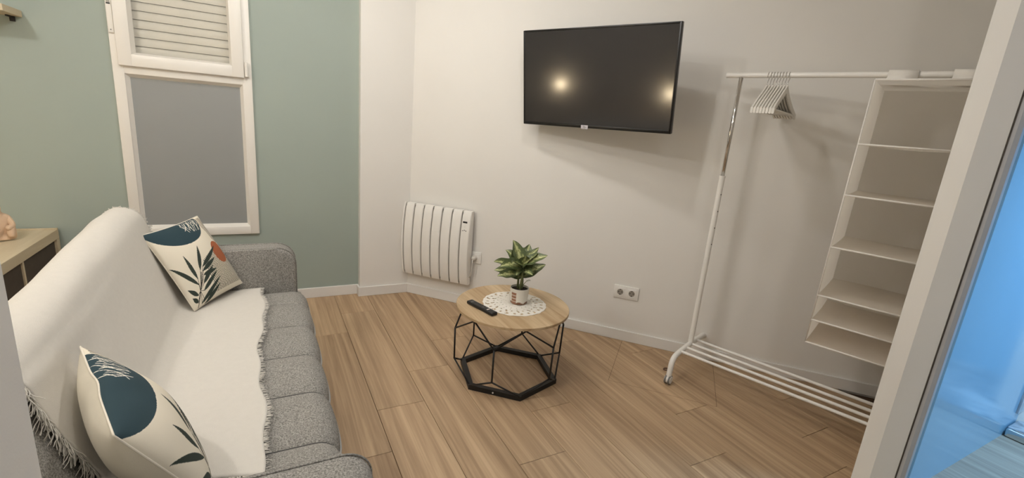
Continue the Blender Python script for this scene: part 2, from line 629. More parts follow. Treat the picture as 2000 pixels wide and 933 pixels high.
def frame(bm, x0, x1, z0, z1, w, yf, yb, bev=0.004, wl=None, wr=None, wt=None, wb=None):
    wl = wl or w; wr = wr or w; wt = wt or w; wb = wb or w
    box(bm, (x0, yf, z0), (x0 + wl, yb, z1), bev)
    box(bm, (x1 - wr, yf, z0), (x1, yb, z1), bev)
    box(bm, (x0 + wl - 0.004, yf + 0.0003, z0), (x1 - wr + 0.004, yb, z0 + wb), bev)
    box(bm, (x0 + wl - 0.004, yf + 0.0003, z1 - wt), (x1 - wr + 0.004, yb, z1), bev)


bm = B()
frame(bm, WX0, WX1, WZ0, WZ1, 0.05, YF, GY + 0.06)
box(bm, (WX0 + 0.045, YF + 0.002, 1.378), (WX1 - 0.045, GY + 0.06, 1.425), 0.004)
emit_mesh('window_frame', bm, M_upvc, WIN, True, auto=40)
# glazing bead of the lower pane, sloping back
bm = B()
gx0, gx1, gz0, gz1 = WX0 + 0.05, WX1 - 0.05, WZ0 + 0.05, 1.378
def bead(bm, x0, x1, z0, z1, d, yf, yb):
    A = [(x0, yf, z0), (x1, yf, z0), (x1, yf, z1), (x0, yf, z1)]
    Bq = [(x0 + d, yb, z0 + d), (x1 - d, yb, z0 + d), (x1 - d, yb, z1 - d), (x0 + d, yb, z1 - d)]
    a = [bm.verts.new(p) for p in A]; b = [bm.verts.new(p) for p in Bq]
    for i in range(4):
        bm.faces.new((a[i], a[(i + 1) % 4], b[(i + 1) % 4], b[i]))
bead(bm, gx0, gx1, gz0, gz1, 0.016, YF + 0.006, GY + 0.012)
emit_mesh('glazing_bead', bm, M_upvc, WIN)
bm = B(); box(bm, (gx0, GY + 0.012, gz0), (gx1, GY + 0.02, gz1)); emit_mesh('frosted_pane', bm, M_frost, WIN, label='plain grey pane of the lower window')
# opening sash
sx0, sx1, sz0, sz1 = -0.662, -0.084, 1.418, 2.03
bm = B(); frame(bm, sx0, sx1, sz0, sz1, 0.062, YF - 0.022, GY + 0.026, bev=0.005)
SASH = emit_mesh('sash', bm, M_upvc, WIN, True, auto=40)
bm = B(); bead(bm, sx0 + 0.062, sx1 - 0.062, sz0 + 0.062, sz1 - 0.062, 0.012, YF - 0.016, GY + 0.005); emit_mesh('glazing_bead', bm, M_upvc, SASH)
bm = B(); box(bm, (sx0 + 0.05, GY + 0.001, sz0 + 0.05), (sx1 - 0.05, GY + 0.005, sz1 - 0.05)); emit_mesh('glass_pane', bm, M_glass, SASH)
bm = B()
for z in (1.465, 1.98):
    tube(bm, [(-0.072, YF - 0.024, z - 0.04), (-0.072, YF - 0.024, z + 0.04)], 0.009, 12)
    box(bm, (-0.078, YF - 0.02, z - 0.038), (-0.058, YF, z + 0.038), 0.002)
emit_mesh('hinge', bm, M_upvc, WIN, True, auto=40)
# shutter strap recoiler on the left of the frame
bm = B(); box(bm, (-0.688, YF - 0.012, 1.575), (-0.664, YF, 1.84), 0.003); RC = emit_mesh('strap_recoiler', bm, M_upvc, WIN, True, auto=40)
bm = B(); box(bm, (-0.684, YF - 0.0135, 1.712), (-0.668, YF - 0.0118, 1.719)); emit_mesh('slot', bm, M_dark, RC)
bm = B(); box(bm, (-0.683, YF - 0.0145, 1.72), (-0.669, YF - 0.0122, 2.0)); emit_mesh('shutter_strap', bm, mat('grey_strap', (176, 172, 164), 0.9, var=0.05), WIN)
bm = B(); lathe(bm, [(0, 0), (0.003, 0), (0.003, 0.001), (0, 0.0015)], 12, M=Matrix.Translation((-0.676, YF - 0.012, 1.59)) @ Matrix.Rotation(PI / 2, 4, 'X')); emit_mesh('screw', bm, M_grey, RC)
# roller shutter slats behind the glass
SP = 0.0448
zz = 1.395
while zz < 2.0:
    bm = B()
    def sf(u, v, zz=zz):
        return (-0.66 + u * 0.575, GY + 0.030 + 0.004 * (2 * v - 1) ** 2 + 0.007 * v, zz + v * (SP - 0.0009))
    grid(bm, sf, 1, 6)
    emit_mesh('shutter_slat', bm, M_slat, WIN, True)
    zz += SP
bm = B(); box(bm, (WX0 + 0.02, GY + 0.050, 1.38), (WX1 - 0.02, GY + 0.056, WZ1)); emit_mesh('shutter_shade_sheet', bm, mat('shutter_shadow', (70, 66, 60), 0.9, var=0.05), WIN)  # dark sheet whose colour stands in for shade between the slats

# ------------------------------------------------------------------ television
TVc = [Vector(c) for c in ((1.331, 2.505, 1.807), (1.739, 1.714, 1.816), (1.806, 1.749, 1.302), (1.398, 2.540, 1.293))]
ex = (TVc[1] - TVc[0]).normalized()
ez = (TVc[0] - TVc[3]); ez = (ez - ex * ez.dot(ex)).normalized()
ey = ez.cross(ex)                            # away from the viewer
TO = (TVc[0] + TVc[1] + TVc[2] + TVc[3]) / 4
TV = thing('television', 'black flat television on a swivel arm on the white wall', 'television', TO,
           Matrix((ex, ey, ez)).transposed())
tw, th = 0.445, 0.2585
bm = B(); box(bm, (-tw, 0.0, -th), (tw, 0.028, th), 0.004); emit_mesh('casing', bm, M_bezel, TV, True, world=False, auto=40)
bm = B()
box(bm, (-tw + 0.002, -0.003, -th + 0.002), (-tw + 0.010, 0.004, th - 0.002), 0.001)
box(bm, (tw - 0.010, -0.003, -th + 0.002), (tw - 0.002, 0.004, th - 0.002), 0.001)
box(bm, (-tw + 0.010, -0.003, th - 0.010), (tw - 0.010, 0.004, th - 0.002), 0.001)
box(bm, (-tw + 0.010, -0.003, -th + 0.002), (tw - 0.010, 0.004, -th + 0.018), 0.002)
emit_mesh('bezel', bm, M_bezel, TV, True, world=False, auto=40)
bm = B(); box(bm, (-tw + 0.009, -0.001, -th + 0.016), (tw - 0.009, 0.002, th - 0.009)); emit_mesh('screen', bm, M_screen, TV, world=False)
bm = B(); box(bm, (-0.26, 0.027, -0.17), (0.26, 0.055, 0.12), 0.012); emit_mesh('rear_housing', bm, M_dark, TV, True, world=False, auto=40)
bm = B(); box(bm, (-0.055, -0.0045, -th - 0.004), (-0.013, -0.003, -th + 0.0165)); ST = emit_mesh('sticker', bm, mat('pale_sticker', (208, 204, 210), 0.5, var=0.06, vscale=160), TV, world=False, label='small pale sticker on the lower rim')
bm = B()
for a, b_, z in ((-0.045, -0.03, 0.010), (-0.042, -0.022, 0.005), (-0.046, -0.028, 0.0)):
    box(bm, (a, -0.0048, -th + z), (b_, -0.0044, -th + z + 0.0025))
emit_mesh('sticker_mark', bm, M_grey, ST, world=False)
# swivel bracket between the set and the wall
bc = TO + ey * 0.055
wl = (bc - P0).dot(D)
pl = WP(wl - 0.02, 0.02, bc.z + 0.02)
bm = B(); box(bm, (wl - 0.08, 0.0, bc.z - 0.12), (wl + 0.04, 0.02, bc.z + 0.15), 0.003, M=WM); emit_mesh('wall_plate', bm, M_dark, TV)
el = (bc + pl) / 2 - D * 0.07
bm = B(); tube(bm, [pl, el, bc - ey * 0.002], 0.014, 8); emit_mesh('bracket_arm', bm, M_dark, TV, True)

# ------------------------------------------------------------------ radiator
RB = WP(0.26, 0.05, 0.17)
RAD = thing('radiator', 'white finned electric radiator on the wall left of the coffee table', 'radiator', RB)
rz0, rz1 = 0.170, 0.692


def fin(bm, a0, a1, base=0.062, bow=0.030, r=0.004):
    """one bowed upright fin"""
    nz = 16
    out = []
    for i in range(nz + 1):
        t = i / nz
        z = rz0 + (rz1 - rz0) * t
        f = base + bow * (1 - (2 * t - 1) ** 2)
        if i in (0, nz):
            f -= 0.006
        out.append([bm.verts.new(WM @ Vector(p)) for p in ((a0, 0.02, z), (a0, f - r, z), (a0 + r, f, z), (a1 - r, f, z), (a1, f - r, z), (a1, 0.02, z))])
    fs = []
    for p, q in zip(out, out[1:]):
        for k in range(6):
            fs.append(bm.faces.new((p[k], p[(k + 1) % 6], q[(k + 1) % 6], q[k])))
    fs.append(bm.faces.new(out[0])); fs.append(bm.faces.new(list(reversed(out[-1]))))
    bmesh.ops.recalc_face_normals(bm, faces=fs)


gaps = [0.0255, 0.097, 0.170, 0.243, 0.317, 0.392, 0.4675]
starts = [-0.026 + 0.034] + [g + 0.0042 for g in gaps]
ends = [g - 0.0042 for g in gaps] + [0.535]
for a0, a1 in list(zip(starts, ends))[:-1]:
    bm = B(); fin(bm, a0, a1); emit_mesh('fin', bm, M_whitemetal, RAD, True, auto=35)
bm = B(); fin(bm, starts[-1], ends[-1]); CP = emit_mesh('control_panel', bm, M_whitemetal, RAD, True, auto=35)
bm = B(); box(bm, (0.012, 0.018, rz0 + 0.01), (0.53, 0.05, rz1 - 0.012), M=WM); emit_mesh('gap_shade_core', bm, mat('radiator_gap_shade', (38, 34, 30), 0.8, var=0.05), RAD)  # dark block between the fins; shade of the gaps put into its colour
def rf(z):
    t = (z - rz0) / (rz1 - rz0)
    return 0.062 + 0.030 * (1 - (2 * t - 1) ** 2)
bm = B(); box(bm, (0.482, rf(0.618) - 0.004, 0.614), (0.514, rf(0.618) + 0.0012, 0.625), M=WM); emit_mesh('display', bm, M_dark, CP)
for a, z in ((0.499, 0.588), (0.487, 0.562), (0.499, 0.566), (0.510, 0.562)):
    bm = B(); box(bm, (a - 0.004, rf(z) - 0.003, z - 0.003), (a + 0.004, rf(z) + 0.0012, z + 0.003), 0.001, M=WM); emit_mesh('button', bm, M_grey if z < 0.58 else M_whitemetal, CP)
for a in (0.12, 0.42):
    bm = B(); box(bm, (a, 0.0, 0.25), (a + 0.03, 0.021, 0.62), M=WM); emit_mesh('wall_bracket', bm, M_whitemetal, RAD)
bm = B(); tube(bm, arc_pts([WP(0.557, 0.05, 0.36), WP(0.558, 0.055, 0.30), WP(0.549, 0.045, 0.24), WP(0.530, 0.035, 0.215)], 0.03), 0.004, 8); emit_mesh('power_cord', bm, M_cable, RAD, True)
bm = B(); lathe(bm, [(0, 0), (0.018, 0), (0.019, 0.012), (0.014, 0.03), (0.008, 0.034), (0, 0.034)], 20, M=WM @ Matrix.Translation((0.556, 0.011, 0.365)) @ Matrix.Rotation(-PI / 2, 4, 'X')); emit_mesh('plug', bm, M_cable, RAD, True, auto=40)


def socket(name, label, a, z, n, filled=()):
    S = thing(name, label, 'socket', WP(a, 0.0, z - 0.041), group=None)
    w = 0.082 + 0.071 * (n - 1)
    bm = B(); box(bm, (a - w / 2, 0.0, z - 0.041), (a + w / 2, 0.009, z + 0.041), 0.0025, M=WM); emit_mesh('cover_plate', bm, M_whitemetal, S, True, auto=40)
    for i in range(n):
        c = a + (i - (n - 1) / 2) * 0.071
        T = WM @ Matrix.Translation((c, 0.0, z)) @ Matrix.Rotation(-PI / 2, 4, 'X')
        bm = B(); box(bm, (c - 0.0275, 0.009, z - 0.0275), (c + 0.0275, 0.0112, z + 0.0275), 0.002, M=WM)
        ins = emit_mesh('insert', bm, M_whitemetal, S, True, auto=40)
        if i in filled:
            continue
        bm = B(); lathe(bm, [(0.0225, 0.0112), (0.0225, 0.0125), (0.0195, 0.0125), (0.0190, 0.0114)], 28, M=T); emit_mesh('rim', bm, M_whitemetal, ins, True, auto=40)
        bm = B(); lathe(bm, [(0, 0.0115), (0.0190, 0.0115)], 28, M=T)
        emit_mesh('well', bm, mat('socket_well', (150, 144, 134), 0.6, var=0.02), ins)
        bm = B()
        for s in (-1, 1):
            lathe(bm, [(0, 0.0119), (0.003, 0.0119)], 12, M=WM @ Matrix.Translation((c + s * 0.0095, 0.0, z + 0.001)) @ Matrix.Rotation(-PI / 2, 4, 'X'))
        box(bm, (c - 0.003, 0.0115, z + 0.0145), (c + 0.003, 0.0122, z + 0.019), M=WM)
        box(bm, (c - 0.003, 0.0115, z - 0.019), (c + 0.003, 0.0122, z - 0.0125), M=WM)
        emit_mesh('contact', bm, M_dark, ins)
    return S


socket('wall_socket', 'white double wall socket low on the bare white wall', 1.602, 0.3215, 2)
socket('wall_socket', 'single wall socket beside the radiator with its plug in', 0.562, 0.366, 1, (0,))

# ------------------------------------------------------------------ coffee table
TC = Vector((1.101, 1.945, 0))
TAB = thing('coffee_table', 'round oak coffee table on a black wire cage base', 'table', TC)
tz = 0.392
bm = B(); lathe(bm, [(0, tz - 0.016), (0.284, tz - 0.016), (0.290, tz - 0.013), (0.290, tz - 0.002), (0.288, tz), (0, tz)], 96, TC); emit_mesh('tabletop', bm, M_oak, TAB, True, auto=30)


def pol(r, deg, z):
    return TC + Vector((r * math.cos(math.radians(deg)), r * math.sin(math.radians(deg)), z))


bm = B()
hexo = [pol(0.267, 17 + 60 * k, 0) for k in range(6)]
hexi = [pol(0.238, 17 + 60 * k, 0) for k in range(6)]
for k in range(6):
    a, b, c, d = hexo[k], hexo[(k + 1) % 6], hexi[(k + 1) % 6], hexi[k]
    lo = [bm.verts.new(p) for p in (a, b, c, d)]; hi = [bm.verts.new(p + Vector((0, 0, 0.025))) for p in (a, b, c, d)]
    for i in range(4):
        bm.faces.new((lo[i], lo[(i + 1) % 4], hi[(i + 1) % 4], hi[i]))
    bm.faces.new(hi); bm.faces.new(list(reversed(lo)))
bmesh.ops.remove_doubles(bm, verts=bm.verts, dist=1e-5)
HX = emit_mesh('base_frame', bm, M_blackmetal, TAB)
bn = Vector((math.cos(math.radians(227)), math.sin(math.radians(227)), 0))
bm = B(); lathe(bm, [(0, -0.001), (0.0042, -0.001), (0.0042, 0.002), (0, 0.0035)], 12, M=Matrix.Translation(TC + bn * 0.2312 + Vector((-bn.y, bn.x, 0)) * (-0.006) + Vector((0, 0, 0.0125))) @ bn.to_track_quat('Z', 'Y').to_matrix().to_4x4()); emit_mesh('bolt', bm, M_whitemetal, HX, label='pale bolt head')
for k in range(6):
    am = 47 + 60 * k
    n_, m_ = pol(0.288, am, 0.102), pol(0.292, am, 0.270)
    bm = B()
    tube(bm, [n_, m_], 0.0048, 8)
    for s in (-30, 30):
        tube(bm, [n_, pol(0.258, am + s, 0.018)], 0.0044, 8)
        tube(bm, [m_, pol(0.256, am + s, tz - 0.030), pol(0.254, am + s, tz - 0.016)], 0.0044, 8)
    emit_mesh('wire_panel', bm, M_blackmetal, TAB, True)
for k in range(6):
    p = pol(0.245, 17 + 60 * k, tz - 0.0185)
    bm = B(); lathe(bm, [(0, 0), (0.016, 0), (0.016, 0.0025), (0, 0.0025)], 16, p); emit_mesh('mounting_tab', bm, M_blackmetal, TAB)

# doily: crocheted disc with open cells
DC = Vector((1.113, 1.952, tz))
bm = B()
NA = 144
rad = [0.0, 0.012, 0.026, 0.034, 0.046, 0.054, 0.066, 0.074, 0.086, 0.094, 0.104, 0.112, 0.124, 0.132, 0.146, 0.154, 0.163]
rings = []
for i, r in enumerate(rad):
    row = []
    for k in range(NA):
        t = 2 * PI * k / NA
        rr = r
        if i >= len(rad) - 3:
            rr = r * (1 + 0.022 * abs(math.sin(12 * t)) - 0.01)
        z = 0.0022 + 0.0006 * math.sin(r * 500) + 0.0008 * math.sin(12 * t) * (r / 0.16)
        row.append(bm.verts.new(DC + Vector((rr * math.cos(t), rr * math.sin(t), z))) if i else None)
    rings.append(row)
c0 = bm.verts.new(DC + Vector((0, 0, 0.002)))
for k in range(NA):
    bm.faces.new((c0, rings[1][k], rings[1][(k + 1) % NA]))
for i in range(1, len(rad) - 1):
    for k in range(NA):
        if i in (2, 4, 6, 8) and k % {2: 18, 4: 12, 6: 9, 8: 9}[i] == 1:
            continue
        if i in (10, 13) and (k + i) % 6 in (1, 2):
            continue
        if i == 11 and k % 12 in (4, 5):
            continue
        if i == 14 and (k % 12) in (5, 6):
            continue
        bm.faces.new((rings[i][k], rings[i + 1][k], rings[i + 1][(k + 1) % NA], rings[i][(k + 1) % NA]))
bmesh.ops.delete(bm, geom=[v for v in bm.verts if not v.link_faces], context='VERTS')
DOI = emit_mesh('doily', bm, M_lace, None, label='white crocheted doily under the potted plant', cat='doily')
md = DOI.modifiers.new('solid', 'SOLIDIFY'); md.thickness = 0.0018; md.offset = -1

# potted plant
PC = Vector((1.137, 1.953, tz + 0.0034))
PL = thing('potted_plant', 'small variegated green plant in a white pot with brown marks', 'plant', PC)
bm = B()
lathe(bm, [(0, 0), (0.040, 0), (0.044, 0.004), (0.0455, 0.02), (0.047, 0.04), (0.048, 0.06), (0.049, 0.080), (0.0485, 0.083), (0.046, 0.083), (0.045, 0.070), (0, 0.070)], 72, PC)
bmesh.ops.subdivide_edges(bm, edges=[e for e in bm.edges if abs(e.verts[0].co.z - e.verts[1].co.z) > 0.008 and (e.verts[0].co.xy - PC.xy).length > 0.03], cuts=5, use_grid_fill=True)
POT = emit_mesh('pot', bm, M_pot, PL, True, auto=50)
# painted print of the pot: brown band along the foot, brown block motif on one side
me = POT.data
at = me.color_attributes.new('print', 'FLOAT_COLOR', 'POINT')
cw, cb = lin((228, 222, 210)), lin((128, 92, 66))
for i, v in enumerate(me.vertices):
    a = math.degrees(math.atan2(v.co.y, v.co.x)) % 360
    z = v.co.z
    c = cw
    if z < 0.013 + 0.004 * math.sin(a * 0.11):
        c = cb
    if 188 < a < 222 and z < 0.068 and not (int(z * 1000) % 16 < 4):
        c = lin((150, 104, 78))
    at.data[i].color = (*c, 1)
bm = B()
grid(bm, lambda u, v: PC + Vector((0.0455 * u * math.cos(2 * PI * v), 0.0455 * u * math.sin(2 * PI * v), 0.0712 + 0.004 * noise.noise(Vector((u * 6, v * 9, 2))) + 0.004 * (1 - u))), 8, 28)
emit_mesh('soil', bm, M_soil, PL, True)
prnd = random.Random(9)


def leaf(base, az, length, width, elev, droop, roll, mname='leaf'):
    """one blade on a short stalk; elev rises, droop bends it down"""
    bm = B()
    uvl = bm.loops.layers.uv.new('leaf')
    nl, nw = 12, 6
    d = Vector((math.cos(az), math.sin(az), 0)); s = Vector((-math.sin(az), math.cos(az), 0))
    pts = []
    p = Vector(base); e = elev
    for i in range(nl + 1):
        pts.append((p.copy(), e))
        st = length / nl
        p = p + (d * math.cos(e) + Vector((0, 0, 1)) * math.sin(e)) * st
        e -= droop / nl
    vs = []
    for i, (q, e) in enumerate(pts):
        t = i / nl
        w = width * (math.sin(PI * min(1, t ** 0.75)) ** 0.85) * 0.5 + 0.0012
        nrm = Vector((0, 0, 1)) * math.cos(e) - d * math.sin(e)
        row = []
        for j in range(nw + 1):
            x = 2 * j / nw - 1
            sx = (s * math.cos(roll) + nrm * math.sin(roll))
            nx = (nrm * math.cos(roll) - s * math.sin(roll))
            off = nx * (abs(x) * w * 0.28 + 0.003 * math.sin(t * 14 + az) * abs(x))
            row.append(bm.verts.new(q + sx * (x * w) + off))
        vs.append(row)
    for i in range(nl):
        for j in range(nw):
            f = bm.faces.new((vs[i][j], vs[i][j + 1], vs[i + 1][j + 1], vs[i + 1][j]))
            for lp, (a, b) in zip(f.loops, ((i, j), (i, j + 1), (i + 1, j + 1), (i + 1, j))):
                lp[uvl].uv = (b / nw, a / nl)
    return emit_mesh(mname, bm, M_leaf, PL, True)


stems = []
for k in range(5):
    a = k * 2.1
    b0 = PC + Vector((0.012 * math.cos(a), 0.012 * math.sin(a), 0.07))
    b1 = PC + Vector((0.016 * math.cos(a + 0.5), 0.016 * math.sin(a + 0.5), 0.160 + 0.020 * (k % 3)))
    bm = B(); tube(bm, [b0, (b0 + b1) / 2 + Vector((0.002, 0, 0)), b1], [0.006, 0.0055, 0.0045], 8); emit_mesh('stem', bm, M_stem, PL, True)
    stems.append(b1)
# azimuths: 0 = +x (right and away), camera looks roughly along +y/+x
LV = [(152, 0.150, 0.062, 0.50, 0.65, -0.75), (170, 0.145, 0.060, 0.75, 0.75, -0.6), (186, 0.140, 0.062, 0.38, 0.60, -0.7),
      (128, 0.135, 0.062, 0.95, 0.60, -0.5), (85, 0.165, 0.082, 1.32, 0.20, 0.1), (45, 0.165, 0.076, 1.25, 0.45, 0.3),
      (-27, 0.150, 0.056, 0.95, 0.10, 0.8), (-42, 0.130, 0.058, 0.58, 0.25, 0.7), (-8, 0.140, 0.060, 0.72, 0.50, 0.6),
      (-75, 0.105, 0.058, 0.45, 0.70, 0.3), (248, 0.115, 0.066, 1.25, 0.30, 0.1), (222, 0.110, 0.062, 0.65, 0.60, -0.4),
      (62, 0.140, 0.066, 1.0, 0.40, 0.0), (205, 0.125, 0.066, 1.05, 0.50, -0.4), (236, 0.085, 0.050, 0.20, 0.60, -0.1),
      (-60, 0.125, 0.066, 1.10, 0.35, 0.5), (160, 0.105, 0.054, 0.10, 0.45, -0.6), (110, 0.155, 0.076, 1.15, 0.30, -0.2)]
for i, (az, l, w, e, dr, ro) in enumerate(LV):
    st = stems[i % 5]
    leaf(st + Vector((0, 0, -0.030 + 0.015 * (i % 4))), math.radians(az), l * 1.02, w * 1.12, e, dr, ro)
bm = B(); tube(bm, [PC + Vector((0.012, 0.004, 0.07)), PC + Vector((0.020, -0.004, 0.10)), PC + Vector((0.030, -0.012, 0.118))], 0.0014, 6); emit_mesh('stem', bm, M_stem, PL, True)
leaf(PC + Vector((0.030, -0.012, 0.116)), math.radians(-30), 0.022, 0.008, 0.5, 0.3, 0.0)

# remote control
r0, r1 = Vector((0.889, 2.030, tz)), Vector((0.947, 1.830, tz))
rd = (r1 - r0).normalized()
RM = Matrix((( -rd.y, rd.x, 0), (rd.x, rd.y, 0), (0, 0, 1))).transposed()
RC_ = (r0 + r1) / 2
RMT = thing('remote_control', 'black remote control lying on the coffee table beside the doily', 'remote', RC_, RM)
hl = (r1 - r0).length / 2 * 0.94
bm = B(); box(bm, (-0.019, -hl, 0.0), (0.019, hl, 0.017), 0.006, 3); emit_mesh('body', bm, M_dark, RMT, True, world=False, auto=50)
for i in range(5):
    for j in range(3):
        bm = B(); box(bm, (-0.0125 + j * 0.0095, -0.072 + i * 0.016, 0.016), (-0.0065 + j * 0.0095, -0.064 + i * 0.016, 0.0182), 0.001, 1)
        emit_mesh('button', bm, M_grey if i == 0 else mat('remote_key', (60, 58, 56), 0.5, var=0.05), RMT, world=False)
bm = B(); lathe(bm, [(0.006, 0.0165), (0.006, 0.0186), (0.0115, 0.0186), (0.0120, 0.0165)], 24, (0, 0.022, 0)); emit_mesh('ring_button', bm, mat('ring_key', (70, 68, 66), 0.4, var=0.05), RMT, True, world=False, auto=40)
bm = B(); box(bm, (-0.010, 0.046, 0.016), (0.008, 0.053, 0.0184), 0.001, 1); emit_mesh('button', bm, mat('pale_key', (226, 210, 204), 0.5, var=0.03), RMT, world=False, label='pale oblong button')

# ------------------------------------------------------------------ clothes rack
RKC = Vector((2.110, 1.637, 0))
U = Vector((0.342, -0.940, 0)).normalized(); V = Vector((-0.940, -0.342, 0)).normalized()
RKM = Matrix(((U.x, V.x, 0), (U.y, V.y, 0), (0, 0, 1)))
RK = thing('clothes_rack', 'white rolling clothes rack with chrome posts against the white wall', 'clothes rack', RKC, RKM)


def K(u, v, z):
    return RKC + U * u + V * v + Vector((0, 0, z))


UL = 0.885
BZ = 1.615
bm = B(); tube(bm, [K(-0.072, 0.0, BZ), K(0.936, 0.0, BZ)], 0.0125, 16); emit_mesh('hanging_rail', bm, M_whitemetal, RK, True, auto=40)
for u in (0.0, UL):
    bm = B(); tube(bm, [K(u, 0, 0.155), K(u, 0, 1.105)], 0.0140, 16); P_ = emit_mesh('lower_post', bm, M_whitemetal, RK, True, auto=40)
    for z in (1.02, 0.93, 0.84, 0.75):
        bm = B(); lathe(bm, [(0, 0), (0.0032, 0), (0.0032, 0.0004), (0, 0.0004)], 10, M=Matrix.Translation(K(u, 0, z) + (U * 0.9 + V * 0.44).normalized() * 0.0138) @ ((U * 0.9 + V * 0.44).to_track_quat('Z', 'Y').to_matrix().to_4x4()))
        emit_mesh('adjustment_hole', bm, M_dark, P_)
    bm = B(); tube(bm, [K(u, 0, 1.105), K(u, 0, 1.118)], 0.0155, 16); emit_mesh('collar', bm, M_whitemetal, RK, True, auto=40)
    bm = B(); tube(bm, [K(u, 0, 1.10), K(u, 0, BZ - 0.004)], 0.0098, 16); emit_mesh('upper_post', bm, M_chrome, RK, True, label='chrome upper post')
    bm = B()
    pts = arc_pts([K(u, -0.245, 0.045), K(u, -0.235, 0.150), K(u, 0.0, 0.162), K(u, 0.235, 0.150), K(u, 0.245, 0.045)], 0.11, 8)
    tube(bm, pts, 0.0145, 14); emit_mesh('foot', bm, M_whitemetal, RK, True, auto=50)
    for s in (-1, 1):
        bm = B(); tube(bm, [K(u, s * 0.245, 0.05), K(u, s * 0.245, 0.038)], 0.009, 12)
        tube(bm, [K(u - 0.012, s * 0.245, 0.028), K(u + 0.012, s * 0.245, 0.028)], 0.020, 20)
        CS = emit_mesh('caster', bm, M_whitemetal, RK, True, auto=40)
        bm = B()
        for q in (-0.014, 0.006):
            tube(bm, [K(u + q, s * 0.245, 0.0255), K(u + q + 0.008, s * 0.245, 0.0255)], 0.0255, 24)
        emit_mesh('wheel', bm, M_grey, CS, True, auto=40)
        bm = B(); tube(bm, [K(u - 0.0165, s * 0.245, 0.0255), K(u + 0.0165, s * 0.245, 0.0255)], 0.0205, 24); emit_mesh('hub_cap', bm, M_whitemetal, CS, True, auto=40)
for v in (0.146, 0.073, 0.002, -0.076):
    bm = B(); tube(bm, [K(-0.004, v, 0.160), K(UL + 0.004, v, 0.160)], 0.0078, 12); emit_mesh('shelf_rod', bm, M_whitemetal, RK, True, auto=40)

# hangers
def make_hanger():
    H = thing('coat_hanger', '', 'hanger', K(0, 0, BZ), RKM)
    # in the hanger's own frame: x = along the rail, y = across, z = up from the rail centre
    bm = B()
    pts = []
    for i in range(13):
        a = math.radians(-55 + i * 22)
        pts.append((0, 0.0165 * math.sin(a) * 1.0, 0.0165 * math.cos(a) - 0.0015))
    pts = [(0, p[1], p[2]) for p in reversed(pts)]
    hook = [(0, 0.0165 * math.cos(t), 0.0005 + 0.0165 * math.sin(t)) for t in [math.radians(x) for x in range(-35, 200, 15)]]
    hook += [(0, -0.012, -0.014), (0, -0.003, -0.024), (0, 0, -0.034), (0, 0, -0.058)]
    tube(bm, hook, 0.0015, 8); emit_mesh('hook', bm, M_chrome, H, True, world=False, label='metal hook')
    bm = B()
    secs = []
    n = 24
    for i in range(n + 1):
        t = -1 + 2 * i / n
        y = 0.205 * t
        at_ = abs(t)
        zc = -0.060 - 0.112 * (at_ ** 0.86)
        hh = 0.013 + 0.006 * (1 - at_)
        tk = 0.0042 + 0.0020 * max(0, at_ - 0.35)
        bx = 0.012 * at_ ** 2
        secs.append([bm.verts.new((bx + a * tk, y, zc + b * hh)) for a, b in ((-1, -0.7), (-0.7, -1), (0.7, -1), (1, -0.7), (1, 0.7), (0.7, 1), (-0.7, 1), (-1, 0.7))])
    for p, q in zip(secs, secs[1:]):
        for k in range(8):
            bm.faces.new((p[k], q[k], q[(k + 1) % 8], p[(k + 1) % 8]))
    bm.faces.new(secs[0]); bm.faces.new(list(reversed(secs[-1])))
    bmesh.ops.recalc_face_normals(bm, faces=bm.faces)
    emit_mesh('shoulder', bm, M_hanger, H, True, world=False, auto=60)
    bm = B(); tube(bm, [(0.008, -0.172, -0.166), (0.008, 0.172, -0.166)], 0.0052, 10); emit_mesh('trouser_bar', bm, M_hanger, H, True, world=False)
    return H


H0 = make_hanger()
ORD = ['leftmost', 'second from the left', 'third from the left', 'fourth from the left', 'fifth from the left',
       'third from the right', 'second from the right', 'rightmost']
hr = random.Random(3)
for i in range(8):
    h = H0 if i == 0 else copy_tree(H0)
    h.matrix_basis = Matrix.Translation(K(0.124 + 0.0127 * i, 0, BZ - 0.0028)) @ RKM.to_4x4() @ Matrix.Rotation(math.radians(hr.uniform(-0.15, 0.15)), 4, 'Z')
    ROOTM[h] = h.matrix_basis.copy()
    h['label'] = 'white wooden coat hanger on the rack rail, ' + ORD[i] + ' of the eight'
    h['category'] = 'hanger'
    h['group'] = 'white hangers bunched on the clothes rack'

# hanging organiser
OU0, OU1, OV0, OV1 = 0.562, 0.882, -0.195, 0.200
OG = thing('hanging_organizer', 'white fabric hanging organiser with open compartments on the clothes rack', 'organizer', K((OU0 + OU1) / 2, 0, 0.455), RKM)
OT, OBOT = 1.572, 0.455
shz = [1.325, 1.118, 0.895, 0.677, 0.562]


def fab(name, fn, nu, nv, th=0.004, label=None):
    bm = B(); grid(bm, fn, nu, nv)
    o = emit_mesh(name, bm, M_fabric, OG, True, label=label)
    return o


def lean(z):
    return -0.010 * (OT - z) / (OT - OBOT)


